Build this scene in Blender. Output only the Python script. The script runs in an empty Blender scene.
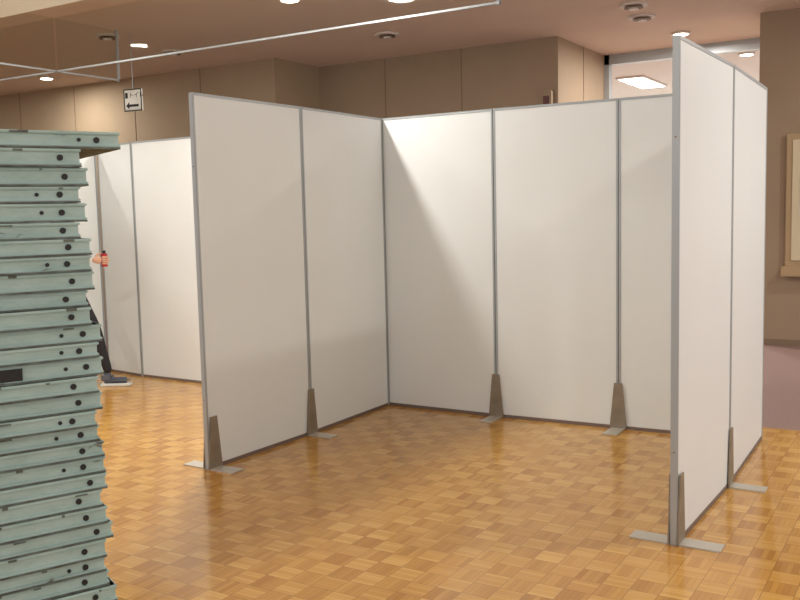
import bpy, bmesh, math, random
from mathutils import Vector, Matrix
random.seed(4)
H=2.1
C,AF,AJ,BF,BJ,BR,J1,J2,LP,J3=[Vector(q) for q in ((0.0374,0.0057),(0.0235,-1.9125),(0.052,-0.9851),(2.6192,-1.8608),(2.6399,-0.9074),(2.6169,0.1562),(0.9314,-0.004),(1.7813,0.0263),(-2.6368,0.0817),(2.589,0.0552))]

# ------------------------------------------------------------------ materials
def lin(c):
    return tuple(((v/255)/12.92 if v/255<=.04045 else ((v/255+.055)/1.055)**2.4) for v in c)+(1,)
def mat(name,col,rough=.5,metal=0,noise=0,nscale=5,col2=None,emit=0,bump=0):
    m=bpy.data.materials.new(name); m.use_nodes=True; nt=m.node_tree; b=nt.nodes['Principled BSDF']
    b.inputs['Base Color'].default_value=lin(col); b.inputs['Roughness'].default_value=rough; b.inputs['Metallic'].default_value=metal
    if noise or bump:
        tc=nt.nodes.new('ShaderNodeTexCoord'); nz=nt.nodes.new('ShaderNodeTexNoise'); nz.inputs['Scale'].default_value=nscale; nz.inputs['Detail'].default_value=5
        nt.links.new(tc.outputs['Object'],nz.inputs['Vector'])
        cr=nt.nodes.new('ShaderNodeValToRGB'); cr.color_ramp.elements[0].position=.5-noise/2-.01; cr.color_ramp.elements[1].position=.5+noise/2+.01
        cr.color_ramp.elements[0].color=lin(col2 or col); cr.color_ramp.elements[1].color=lin(col)
        nt.links.new(nz.outputs['Fac'],cr.inputs['Fac']); nt.links.new(cr.outputs['Color'],b.inputs['Base Color'])
        if bump:
            bp=nt.nodes.new('ShaderNodeBump'); bp.inputs['Strength'].default_value=bump; bp.inputs['Distance'].default_value=.01
            nt.links.new(nz.outputs['Fac'],bp.inputs['Height']); nt.links.new(bp.outputs['Normal'],b.inputs['Normal'])
    if emit:
        b.inputs['Emission Color'].default_value=lin(col); b.inputs['Emission Strength'].default_value=emit
    return m
M_white=mat('panel_white',(238,242,242),.42,noise=.5,nscale=1.5,col2=(233,237,237))
M_alu=mat('aluminium',(176,181,184),.4,.35)
M_alud=mat('aluminium_dark',(132,116,108),.45,.4)
M_foot=mat('foot_steel',(160,148,130),.5,.35,noise=.5,nscale=12,col2=(136,124,108))
M_base=mat('base_steel',(200,196,186),.35,.4)
M_ceil=mat('ceiling_paint',(214,194,178),.8,noise=.4,nscale=2,col2=(210,190,174))
M_wall=mat('wall_fabric',(174,154,128),.8,noise=.5,nscale=3,col2=(169,149,123))
M_wall2=mat('wall_brown',(162,141,117),.75,noise=.5,nscale=3,col2=(156,135,112))
M_corr=mat('corridor_wall',(220,222,216),.8,noise=.3,nscale=2,col2=(212,214,208))
M_corrceil=mat('corridor_ceiling',(228,228,222),.8)
M_carpet=mat('carpet',(150,122,114),.95,noise=.6,nscale=60,col2=(130,106,100),bump=.3)
M_dark=mat('dark',(30,27,25),.6)
M_seam=mat('seam',(135,114,93),.8)
M_soffit=mat('soffit_white',(240,248,250),.6)
M_lamp=mat('lamp',(255,244,225),.5,emit=9)
M_ring=mat('lamp_ring',(215,205,195),.5)
M_vent=mat('vent',(120,98,84),.6)
M_sign=mat('sign_white',(235,232,222),.5)
M_board=mat('board_cream',(212,198,168),.7)
M_frame=mat('board_wood',(176,150,114),.5)
M_paper=mat('paper',(222,222,216),.8)
M_mint=mat('mint_paint',(172,190,184),.5)
def mintify(m):
    nt=m.node_tree; b=nt.nodes['Principled BSDF']
    tc=nt.nodes.new('ShaderNodeTexCoord')
    mp=nt.nodes.new('ShaderNodeMapping'); mp.inputs['Scale'].default_value=(1,1,3); nt.links.new(tc.outputs['Object'],mp.inputs['Vector'])
    n1=nt.nodes.new('ShaderNodeTexNoise'); n1.inputs['Scale'].default_value=9; n1.inputs['Detail'].default_value=8; n1.inputs['Roughness'].default_value=.7
    nt.links.new(mp.outputs['Vector'],n1.inputs['Vector'])
    r1=nt.nodes.new('ShaderNodeValToRGB'); els=r1.color_ramp.elements
    els[0].position=.32; els[0].color=lin((92,86,76)); els[1].position=.36; els[1].color=lin((152,176,168))
    e3=els.new(.6); e3.color=lin((170,192,185))
    nt.links.new(n1.outputs['Fac'],r1.inputs['Fac']); nt.links.new(r1.outputs['Color'],b.inputs['Base Color'])
mintify(M_mint)
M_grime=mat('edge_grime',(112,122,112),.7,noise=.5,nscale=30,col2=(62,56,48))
def parquet():
    m=bpy.data.materials.new('parquet'); m.use_nodes=True; nt=m.node_tree; b=nt.nodes['Principled BSDF']; N=nt.nodes; L=nt.links
    def math_(op,a,bb=None,c=None):
        n=N.new('ShaderNodeMath'); n.operation=op
        for i,v in enumerate((a,bb,c)):
            if v is None: continue
            if isinstance(v,(int,float)): n.inputs[i].default_value=v
            else: L.new(v,n.inputs[i])
        return n.outputs[0]
    tc=N.new('ShaderNodeTexCoord'); sp=N.new('ShaderNodeSeparateXYZ'); L.new(tc.outputs['Object'],sp.inputs[0])
    S=1/0.108
    x=math_('MULTIPLY',sp.outputs[0],S); y=math_('MULTIPLY',sp.outputs[1],S)
    cx=math_('FLOOR',x); cy=math_('FLOOR',y); fx=math_('SUBTRACT',x,cx); fy=math_('SUBTRACT',y,cy)
    par=math_('FLOORED_MODULO',math_('ADD',cx,cy),2)
    d=math_('SUBTRACT',fy,fx); t=math_('MULTIPLY_ADD',par,d,fx)
    s5=math_('MULTIPLY',t,5); si=math_('FLOOR',s5); sf=math_('SUBTRACT',s5,si)
    cv=N.new('ShaderNodeCombineXYZ'); L.new(cx,cv.inputs[0]); L.new(cy,cv.inputs[1]); L.new(si,cv.inputs[2])
    wn=N.new('ShaderNodeTexWhiteNoise'); wn.noise_dimensions='3D'; L.new(cv.outputs[0],wn.inputs['Vector'])
    cv2=N.new('ShaderNodeCombineXYZ'); L.new(cx,cv2.inputs[0]); L.new(cy,cv2.inputs[1])
    wn2=N.new('ShaderNodeTexWhiteNoise'); wn2.noise_dimensions='3D'; L.new(cv2.outputs[0],wn2.inputs['Vector'])
    f=math_('ADD',math_('MULTIPLY',wn.outputs['Value'],.42),math_('MULTIPLY',wn2.outputs['Value'],.25))
    f=math_('ADD',f,math_('MULTIPLY',par,.33))
    cr=N.new('ShaderNodeValToRGB'); el=cr.color_ramp.elements
    el[0].position=0; el[0].color=lin((170,117,46)); el[1].position=1; el[1].color=lin((214,169,92)); k=el.new(.5); k.color=lin((195,145,68))
    L.new(f,cr.inputs['Fac'])
    e1=math_('ABSOLUTE',math_('SUBTRACT',sf,.5)); g1=math_('GREATER_THAN',e1,.46)
    ex=math_('GREATER_THAN',math_('ABSOLUTE',math_('SUBTRACT',fx,.5)),.486); ey=math_('GREATER_THAN',math_('ABSOLUTE',math_('SUBTRACT',fy,.5)),.486)
    g=math_('MAXIMUM',math_('MULTIPLY',g1,.35),math_('MULTIPLY',math_('MAXIMUM',ex,ey),.55))
    mx=N.new('ShaderNodeMixRGB'); L.new(g,mx.inputs[0]); L.new(cr.outputs[0],mx.inputs[1]); mx.inputs[2].default_value=lin((110,68,24))
    L.new(mx.outputs[0],b.inputs['Base Color'])
    b.inputs['Roughness'].default_value=.16; b.inputs['IOR'].default_value=1.65
    nz=N.new('ShaderNodeTexNoise'); nz.inputs['Scale'].default_value=6; L.new(tc.outputs['Object'],nz.inputs['Vector'])
    hh=math_('ADD',math_('MULTIPLY',nz.outputs['Fac'],.6),math_('MULTIPLY',wn.outputs['Value'],.14))
    bp=N.new('ShaderNodeBump'); bp.inputs['Strength'].default_value=.2; bp.inputs['Distance'].default_value=.004
    L.new(hh,bp.inputs['Height']); L.new(bp.outputs[0],b.inputs['Normal'])
    return m
M_parq=parquet()
def glassm():
    m=bpy.data.materials.new('barrier_glass'); m.use_nodes=True; nt=m.node_tree
    for n in list(nt.nodes):
        if n.type!='OUTPUT_MATERIAL': nt.nodes.remove(n)
    out=[n for n in nt.nodes if n.type=='OUTPUT_MATERIAL'][0]
    t=nt.nodes.new('ShaderNodeBsdfTransparent'); t.inputs[0].default_value=(.95,.96,.95,1)
    g=nt.nodes.new('ShaderNodeBsdfGlossy'); g.inputs['Roughness'].default_value=.02
    mx=nt.nodes.new('ShaderNodeMixShader'); mx.inputs[0].default_value=.012
    nt.links.new(t.outputs[0],mx.inputs[1]); nt.links.new(g.outputs[0],mx.inputs[2]); nt.links.new(mx.outputs[0],out.inputs[0])
    return m
M_glass=glassm()

# ------------------------------------------------------------------ mesh helper
class MB:
    def __init__(s): s.bm=bmesh.new(); s.mats=[]
    def mi(s,m):
        if m not in s.mats: s.mats.append(m)
        return s.mats.index(m)
    def box(s,x0,x1,y0,y1,z0,z1,m,T=None,bev=0):
        vs=[s.bm.verts.new((x,y,z)) for z in (z0,z1) for y in (y0,y1) for x in (x0,x1)]
        fs=[s.bm.faces.new([vs[i] for i in q]) for q in ((0,2,3,1),(4,5,7,6),(0,1,5,4),(2,6,7,3),(0,4,6,2),(1,3,7,5))]
        for f in fs: f.material_index=s.mi(m)
        if bev:
            r=bmesh.ops.bevel(s.bm,geom=list({e for f in fs for e in f.edges}),offset=bev,segments=2,affect='EDGES')
            vs=list({v for f in r['faces'] for v in f.verts}|{v for v in vs if v.is_valid})
            for f in r['faces']: f.material_index=s.mi(m)
        if T is not None:
            for v in vs: v.co=T@v.co
    def prism(s,pts,m,T=None):
        n=len(pts)//2; vs=[s.bm.verts.new(q) for q in pts]
        fs=[s.bm.faces.new(vs[:n][::-1]),s.bm.faces.new(vs[n:])]+[s.bm.faces.new((vs[i],vs[(i+1)%n],vs[n+(i+1)%n],vs[n+i])) for i in range(n)]
        for f in fs: f.material_index=s.mi(m)
        if T is not None:
            for v in vs: v.co=T@v.co
    def cyl(s,c,r,h,m,axis='z',seg=24,T=None,r2=None):
        R={'z':Matrix(),'y':Matrix.Rotation(math.pi/2,4,'X'),'x':Matrix.Rotation(math.pi/2,4,'Y')}[axis]
        mtx=Matrix.Translation(c)@R
        if T is not None: mtx=T@mtx
        r_=bmesh.ops.create_cone(s.bm,cap_ends=True,segments=seg,radius1=r,radius2=r if r2 is None else r2,depth=h,matrix=mtx)
        for f in {f for v in r_['verts'] for f in v.link_faces}: f.material_index=s.mi(m)
    def done(s,name,parent=None):
        bmesh.ops.recalc_face_normals(s.bm,faces=s.bm.faces)
        me=bpy.data.meshes.new(name); s.bm.to_mesh(me); s.bm.free()
        for m in s.mats: me.materials.append(m)
        o=bpy.data.objects.new(name,me); bpy.context.collection.objects.link(o)
        if parent: o.parent=parent
        return o

# ------------------------------------------------------------------ room shell
HC=3.3
def slab(name,x0,x1,y0,y1,z0,z1,m):
    b=MB(); b.box(x0,x1,y0,y1,z0,z1,m); return b.done(name)
slab('floor',-11,9,-9,.45,-.1,0,M_parq)
slab('floor_carpet',-11,9,.45,12,-.1,0.0,M_carpet)
slab('ceiling',-11,9,-9,5.5,HC,HC+.1,M_ceil)
slab('ceiling_corridor',-11,9,5.5,12,HC,HC+.1,M_corrceil)
b=MB(); b.box(-11,-3.4,3.05,3.2,0,HC,M_wall)
for x in (-4.6,-5.8,-7.0,-8.2): b.box(x-.005,x+.005,3.045,3.05,0,HC,M_seam)
b.box(-3.55,-3.4,3.2,3.95,0,HC,M_wall); b.done('wall_back_left')
b=MB(); b.box(-3.4,-.16,3.95,4.1,0,HC,M_wall2); b.box(-.31,-.16,4.1,5.5,0,HC,M_wall2)
for x in (-2.4,-1.35): b.box(x-.005,x+.005,3.945,3.95,0,HC,M_seam)
b.box(-3.4,-.16,3.945,3.95,2.45,2.46,M_seam)
b.box(-.16,-.155,4.75,4.76,0,HC,M_seam)
b.done('wall_back')
b=MB(); b.box(-8,9,10.2,10.35,0,HC,M_corr)
b.box(-8,9,10.17,10.2,0,.1,M_alud)
for i,(z,hh) in enumerate(((1.9,.5),(1.25,.5),(.6,.45))): b.box(1.1,2.6,10.18,10.2,z-.02,z+hh,M_paper if i%2 else M_alu)
b.done('wall_corridor')
b=MB(); b.box(-.16,9,5.5,5.62,HC-.12,HC,M_alu); b.box(-.16,-.1,5.5,5.62,0,HC,M_alu); b.box(1.84,1.9,5.5,5.62,0,HC,M_alu)
b.done('trim_header')
slab('wall_left',-11.1,-11,-9,12,0,HC,M_wall)
b=MB(); b.box(1.9,3.7,4.1,5.0,0,HC,M_wall2); b.box(1.89,3.71,4.09,4.1,0,.06,M_seam); b.done('wall_column')
# smoke barriers
b=MB(); b.box(-10.9,.93,.10,.11,2.82,HC,M_glass); b.box(-10.9,.94,.095,.115,2.805,2.82,M_alu); b.box(.92,.94,.09,.12,2.8,HC,M_alu); b.done('smoke_barrier')
b=MB(); b.box(-3.61,-3.6,-1.8,.09,2.82,HC,M_glass); b.box(-3.615,-3.595,-1.8,.09,2.805,2.82,M_alu)
b.box(-3.61,-3.6,.12,.85,2.82,HC,M_glass); b.box(-3.615,-3.595,.12,.85,2.805,2.82,M_alu); b.box(-3.615,-3.595,.83,.85,2.8,HC,M_alu); b.done('smoke_barrier')
b=MB(); b.box(-10.9,5,-2.4,-1.80,2.74,HC,M_soffit); b.done('trim_soffit')

# ------------------------------------------------------------------ ceiling fixtures
def lamp(x,y,power=14,col=(1,.96,.89),r=.075,sz=.16):
    b=MB(); b.cyl((x,y,HC-.012),r+.025,.024,M_ring,seg=28); b.cyl((x,y,HC-.026),r,.006,M_lamp,seg=28)
    o=b.done('ceiling_downlight')
    l=bpy.data.lights.new('downlight_bulb','AREA'); l.shape='DISK'; l.size=sz; l.energy=power; l.color=col
    lo=bpy.data.objects.new('downlight_bulb',l); lo.location=(x,y,HC-.035); bpy.context.collection.objects.link(lo); lo.parent=o
for x,y,pw in ((-6.6,2.3,26),(-1.38,.8,40),(1.0,4.6,46),(1.33,6.5,46),(-3.9,-1.2,30),(2.6,-3.4,13),(4.6,-.6,46),(4.6,-5.2,28),(-1.6,-4.3,34),(-6.8,-2.2,34),(4.2,2.6,40),(-8.8,.9,28),(.8,-6.2,20)):
    lamp(x,y,pw)
lamp(-.56,-1.1,63,r=.12,sz=.24)
def vent(x,y,r=.13):
    b=MB(); b.cyl((x,y,HC-.01),r,.02,M_ring); b.cyl((x,y,HC-.025),r*.7,.02,M_vent,r2=r*.55); b.cyl((x,y,HC-.04),r*.35,.02,M_ring); b.done('ceiling_vent')
for x,y in ((-1.56,2.67),(-3.86,.95),(.99,2.93),(.9,3.5),(-4.0,2.0)): vent(x,y)
def fluo(x,y,ln=1.2,wd=.35,pw=190,yaw=math.pi/2):
    b=MB(); b.box(-ln/2-.03,ln/2+.03,-wd/2-.03,wd/2+.03,HC-.03,HC,M_ring); b.box(-ln/2,ln/2,-wd/2,wd/2,HC-.036,HC-.03,M_lamp)
    o=b.done('corridor_ceiling_light'); o.location=(x,y,0); o.rotation_euler=(0,0,yaw)
    l=bpy.data.lights.new('tube','AREA'); l.shape='RECTANGLE'; l.size=ln; l.size_y=wd; l.energy=pw; l.color=(1,.99,.95)
    lo=bpy.data.objects.new('tube',l); lo.location=(0,0,HC-.05); bpy.context.collection.objects.link(lo); lo.parent=o
fluo(-.45,8.1); fluo(3.4,7.6); fluo(-3.8,8.1)

# sign
b=MB(); b.box(-.11,.11,-.012,.012,-.11,.11,M_sign,bev=.004)
for a in ((-.11,.11,.1,.11),(-.11,.11,-.11,-.1),(-.11,-.1,-.11,.11),(.1,.11,-.11,.11)): b.box(a[0],a[1],-.0145,-.0125,a[2],a[3],M_dark)
b.prism([(-.085,-.015,-.055),(-.045,-.015,-.09),(-.045,-.015,-.02),(-.085,-.0125,-.055),(-.045,-.0125,-.09),(-.045,-.0125,-.02)],M_dark)
b.box(-.045,.07,-.015,-.0125,-.067,-.043,M_dark)
b.box(-.09,-.06,-.015,-.0125,.02,.075,M_dark)
b.box(-.003,.003,-.003,.003,.11,.68,M_alu)
sg=b.done('toilet_direction_sign'); sg.location=(-3.53,.95,2.62); sg.rotation_euler=(0,0,.15)
tx=bpy.data.curves.new('sign_text','FONT'); tx.body='トイレ'; tx.size=.065; tx.materials.append(M_dark)
to=bpy.data.objects.new('sign_text',tx); bpy.context.collection.objects.link(to); to.parent=sg; to.location=(-.05,-.0145,.025); to.rotation_euler=(math.pi/2,0,0)
b=MB(); b.box(-.32,-.21,3.86,3.95,2.3,2.72,M_wall2,bev=.01); b.box(-.30,-.23,3.855,3.862,2.35,2.66,mat('dark_red',(90,40,34),.5)); b.done('wall_alarm_box')
# notice board
b=MB(); b.box(2.17,3.5,4.05,4.097,.72,2.1,M_frame,bev=.006); b.box(2.23,3.44,4.04,4.052,.86,2.04,M_board)
b.box(2.14,3.52,4.0,4.06,.70,.80,M_frame,bev=.006)
for x in (2.3,2.75,3.1): b.box(x,x+.25,4.034,4.041,1.3,1.7,M_paper)
b.done('notice_board')

# ------------------------------------------------------------------ partition panels
TH=.03
def panel(Pa,Qa,g0=.0,g1=.0,h=H):
    d=(Qa-Pa); Lh=d.length; ang=math.atan2(d.y,d.x); T=Matrix.Translation((Pa.x,Pa.y,0))@Matrix.Rotation(ang,4,'Z')
    b=MB(); x0=.002+g0; x1=Lh-.002-g1
    b.box(x0+.013,x1-.013,-.012,.012,.02,h-.014,M_white)
    for a,c in ((x0,x0+.014),(x1-.014,x1)): b.box(a,c,-TH/2,TH/2,0,h,M_alu,bev=.002)
    b.box(x0+.014,x1-.014,-TH/2,TH/2,h-.015,h,M_alu); b.box(x0+.014,x1-.014,-TH/2,TH/2,0,.022,M_alud)
    for zz in (.4,1.7):
        for xx in (x0,x1): b.cyl((xx,0,zz),.004,.004,M_seam,'x',10)
    o=b.done('partition_panel'); o.matrix_world=T; return o
def foot(Pa,ang):
    T=Matrix.Translation((Pa.x,Pa.y,0))@Matrix.Rotation(ang,4,'Z'); b=MB()
    for s in (-1,1):
        y0=s*.0165; y1=s*.024
        b.prism([(-.055,y0,.006),(.055,y0,.006),(.055,y1,.006),(-.055,y1,.006),(-.026,y0,.30),(.026,y0,.30),(.026,y1,.30),(-.026,y1,.30)],M_foot)
        b.box(-.045,.045,min(y0,s*.19),max(y0,s*.19),0,.007,M_base)
    o=b.done('partition_foot'); o.matrix_world=T
dA=math.atan2((C-AF).y,(C-AF).x); dB=math.atan2((BR-BF).y,(BR-BF).x)
panel(AF,AJ); panel(AJ,C,0,.02)
panel(C,J1); panel(J1,J2); panel(J2,J3)
panel(BF,BJ); panel(BJ,BR)
L1=C+(LP-C)/3; L2=C+(LP-C)*2/3
panel(L1,C,0,.018) ; panel(L2,L1); panel(LP,L2)
LQ=Vector((-3.17,.16)); panel(LQ,LP)
panel(LQ+Vector((-.03,-.9)),LQ+Vector((-.03,0)),0,.02)
panel(LQ+Vector((-.95,.05)),LQ+Vector((-.05,0)))
foot(AF+Vector((0,.05)),dA); foot(AJ,dA); foot(J1,0); foot(J2,0); foot(BF+Vector((0,.05)),dB); foot(BJ,dB)

# ------------------------------------------------------------------ stack
dirv=Vector((.413,.911,0)).normalized(); nrm=Vector((-.911,.413,0)).normalized()
b=MB(); z=0; i=0; lab=False
while z<1.592:
    th=.041+random.uniform(-.004,.004); off=random.uniform(-.014,.014)+(.004 if z<.9 else -.010 if z>1.15 else 0); dep=random.uniform(-.008,.008); rot=random.uniform(-.011,.011)
    if z+th>1.592: off=.08
    T=Matrix.Translation((1.853,-4.151,z))@Matrix(((dirv.x,nrm.x,0,0),(dirv.y,nrm.y,0,0),(0,0,1,0),(0,0,0,1)))@Matrix.Translation((off,dep,0))@Matrix.Rotation(rot,4,'Z')
    b.box(-1.8,0,.006,.9,.002,th-.001,M_mint,T)
    b.box(-1.8,.004,0,.9,th-.008,th-.001,M_mint,T,bev=.002)
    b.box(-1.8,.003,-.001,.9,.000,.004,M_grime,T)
    b.box(-1.8,.004,0,.9,.004,.010,M_mint,T,bev=.002)
    b.cyl((-.045+random.uniform(-.01,.01),.006,th/2),.007,.006,M_dark,'y',14,T)
    if random.random()<.5: b.cyl((-.09+random.uniform(-.01,.01),.006,th/2),.0045,.006,M_dark,'y',12,T)
    for k in range(3):
        xx=-random.uniform(.02,.6); b.box(xx-random.uniform(.004,.03),xx,-.0015,.004,th-.007,th-random.uniform(.001,.004),M_grime,T)
    if z>1.03 and not lab: lab=True; b.box(-.25,-.18,-.002,.01,.008,th-.008,M_dark,T)
    z+=th; i+=1
b.done('stacked_platform_boards')

# ------------------------------------------------------------------ person
def skin(name,V,Ed,mats_fn,mats,parent,root=0,sub=2):
    me=bpy.data.meshes.new(name); me.from_pydata([v[0] for v in V],Ed,[]); o=bpy.data.objects.new(name,me); bpy.context.collection.objects.link(o)
    o.modifiers.new('s','SKIN')
    sk=me.skin_vertices[0].data
    for i,v in enumerate(V):
        r=v[1]; sk[i].radius=(r,r) if not isinstance(r,tuple) else r; sk[i].use_root=(i==root)
    sb=o.modifiers.new('b','SUBSURF'); sb.levels=sub; sb.render_levels=sub
    bpy.context.view_layer.update(); dg=bpy.context.evaluated_depsgraph_get(); nm=bpy.data.meshes.new_from_object(o.evaluated_get(dg))
    bpy.data.objects.remove(o)
    for m in mats: nm.materials.append(m)
    for pl in nm.polygons: pl.use_smooth=True; pl.material_index=mats_fn(pl.center)
    n=bpy.data.objects.new(name,nm); bpy.context.collection.objects.link(n); n.parent=parent; return n
M_skin=mat('skin',(205,160,135),.5); M_shirt=mat('shirt_dark',(52,50,58),.8); M_pants=mat('trousers',(38,36,42),.85); M_shoe=mat('shoe',(95,100,112),.6); M_hair=mat('hair',(28,22,20),.6); M_red=mat('red_cloth',(165,30,38),.6)
pe=bpy.data.objects.new('person',None); bpy.context.collection.objects.link(pe)
pe.location=(-2.87,-.465,0); pe.rotation_euler=(0,0,math.atan2(.548,.837))
V=[((0,0,.92),.13),((-.01,0,1.08),.12),((-.02,0,1.28),(.15,.12)),((-.03,0,1.40),.085),((-.03,0,1.48),.05),
 ((0,.09,.88),.085),((-.02,.1,.48),.058),((-.08,.1,.09),.036),
 ((.02,-.09,.88),.085),((.21,-.1,.50),.06),((.31,-.1,.11),.038),
 ((-.03,.17,1.38),.055),((-.09,.22,1.12),.042),((-.07,.2,.90),.03),
 ((-.03,-.17,1.38),.055),((-.02,-.23,1.15),.042),((.19,-.2,1.10),.03),((.24,-.195,1.095),.024)]
Ed=[(0,1),(1,2),(2,3),(3,4),(0,5),(5,6),(6,7),(0,8),(8,9),(9,10),(3,11),(11,12),(12,13),(3,14),(14,15),(15,16),(16,17)]
def mf(c):
    if c.z<.93 and not c.y>.165: return 1
    if c.z>1.45: return 2
    if c.x>.13 and c.z>.95: return 2
    if c.y>.15 and c.z<1.05: return 2
    return 0
skin('body',V,Ed,mf,[M_shirt,M_pants,M_skin],pe)
def hand(name,wx,side,down=False):
    o=Vector(wx); d=Vector((1,0,-.1)).normalized() if not down else Vector((.15,0,-1)).normalized()
    u=Vector((0,0,1)) if not down else Vector((1,0,.15)).normalized()
    VV=[(o,.022),(o+d*.04,(.016,.034)),(o+d*.085,(.014,.036))]; EE=[(0,1),(1,2)]
    skin(name+'_palm',VV,EE,lambda c:0,[M_skin],pe,sub=2)
    s=Vector((0,side,0))
    for k,(off,ln) in enumerate(((.027,.068),(.009,.078),(-.009,.072),(-.027,.056))):
        q=o+d*.08+u*off
        pts=[(q,.009),(q+d*ln*.45+s*.004,.0085),(q+d*ln*.7+s*.022,.008),(q+d*ln*.66+s*.042,.007)]
        skin(name+'_finger_%d'%(k+1),pts,[(0,1),(1,2),(2,3)],lambda c:0,[M_skin],pe,sub=1)
    q=o+d*.03+u*.025
    skin(name+'_thumb',[(q,.011),(q+d*.02+u*.025+s*.012,.01),(q+d*.05+u*.03+s*.03,.009)],[(0,1),(1,2)],lambda c:0,[M_skin],pe,sub=1)
hand('right_hand',(.25,-.195,1.093),1); hand('left_hand',(-.065,.2,.88),-1,True)
b=MB(); b.cyl((.345,-.168,1.085),.026,.11,M_red,seg=20); b.cyl((.345,-.168,1.15),.014,.03,M_dark,seg=16); b.done('held_bottle',pe)
for nm,fx,fy in (('shoe_left',-.10,.1),('shoe_right',.29,-.1)):
    b=MB(); b.box(-.05,.21,-.042,.042,0,.025,M_paper,bev=.008); b.box(-.045,.2,-.038,.038,.02,.075,M_shoe,bev=.03); b.box(-.045,.06,-.036,.036,.03,.12,M_shoe,bev=.025)
    o=b.done(nm,pe); o.location=(fx,fy,0)
bm=bmesh.new(); bmesh.ops.create_uvsphere(bm,u_segments=32,v_segments=24,radius=1)
for v in bm.verts:
    x,y,zz=v.co; k=1-.22*max(0,-zz)
    v.co=(x*.098*k,y*.078*k,zz*.118)
    if x>0 and abs(y)<.2 and -.3<zz<.1: v.co.x+=.022*(1-abs(y)/.2)*(.4+ (.1-zz))
for f in bm.faces: f.smooth=True
me=bpy.data.meshes.new('head'); bm.to_mesh(me); me.materials.append(M_skin); hd=bpy.data.objects.new('head',me); bpy.context.collection.objects.link(hd); hd.parent=pe; hd.location=(-.01,0,1.58)
b=MB()
for s in (-1,1):
    b.cyl((.077,s*.03,1.59),.009,.006,M_dark,'x',12); b.cyl((-.015,s*.079,1.575),.022,.014,M_skin,'y',14)
b.box(.065,.076,-.022,.022,1.525,1.532,M_red); b.done('face_features',pe)
bm=bmesh.new(); bmesh.ops.create_uvsphere(bm,u_segments=28,v_segments=20,radius=1)
bmesh.ops.delete(bm,geom=[v for v in bm.verts if v.co.z<-.35 or (v.co.x>.45 and v.co.z<.45)],context='VERTS')
for v in bm.verts: v.co=(v.co.x*.108,v.co.y*.088,v.co.z*.128)
for f in bm.faces: f.smooth=True
me=bpy.data.meshes.new('hair'); bm.to_mesh(me); me.materials.append(M_hair); hr=bpy.data.objects.new('hair',me); bpy.context.collection.objects.link(hr); hr.parent=pe; hr.location=(-.018,0,1.588)

# ------------------------------------------------------------------ light
wd=bpy.data.worlds.new('World'); bpy.context.scene.world=wd; wd.use_nodes=True
wd.node_tree.nodes['Background'].inputs[0].default_value=(.92,.96,1,1); wd.node_tree.nodes['Background'].inputs[1].default_value=1.0

# ------------------------------------------------------------------ camera
cam=bpy.data.cameras.new('camera'); co=bpy.data.objects.new('camera',cam); bpy.context.collection.objects.link(co)
yaw,pit,rol=.55006,-.09663,-.02396
f=Vector((-math.sin(yaw)*math.cos(pit),math.cos(yaw)*math.cos(pit),math.sin(pit))); r0=Vector((math.cos(yaw),math.sin(yaw),0)); u0=r0.cross(f)
r=r0*math.cos(rol)+u0*math.sin(rol); u=-r0*math.sin(rol)+u0*math.cos(rol)
R=Matrix(((r[0],u[0],-f[0]),(r[1],u[1],-f[1]),(r[2],u[2],-f[2]))).to_4x4()
co.matrix_world=Matrix.Translation((3.58039,-5.5801,1.42244))@R
cam.sensor_width=36; cam.lens=901.27*36/800; cam.clip_start=.05
bpy.context.scene.camera=co
vs=bpy.context.scene.view_settings; vs.view_transform='Standard'; vs.look='None'; vs.exposure=.14
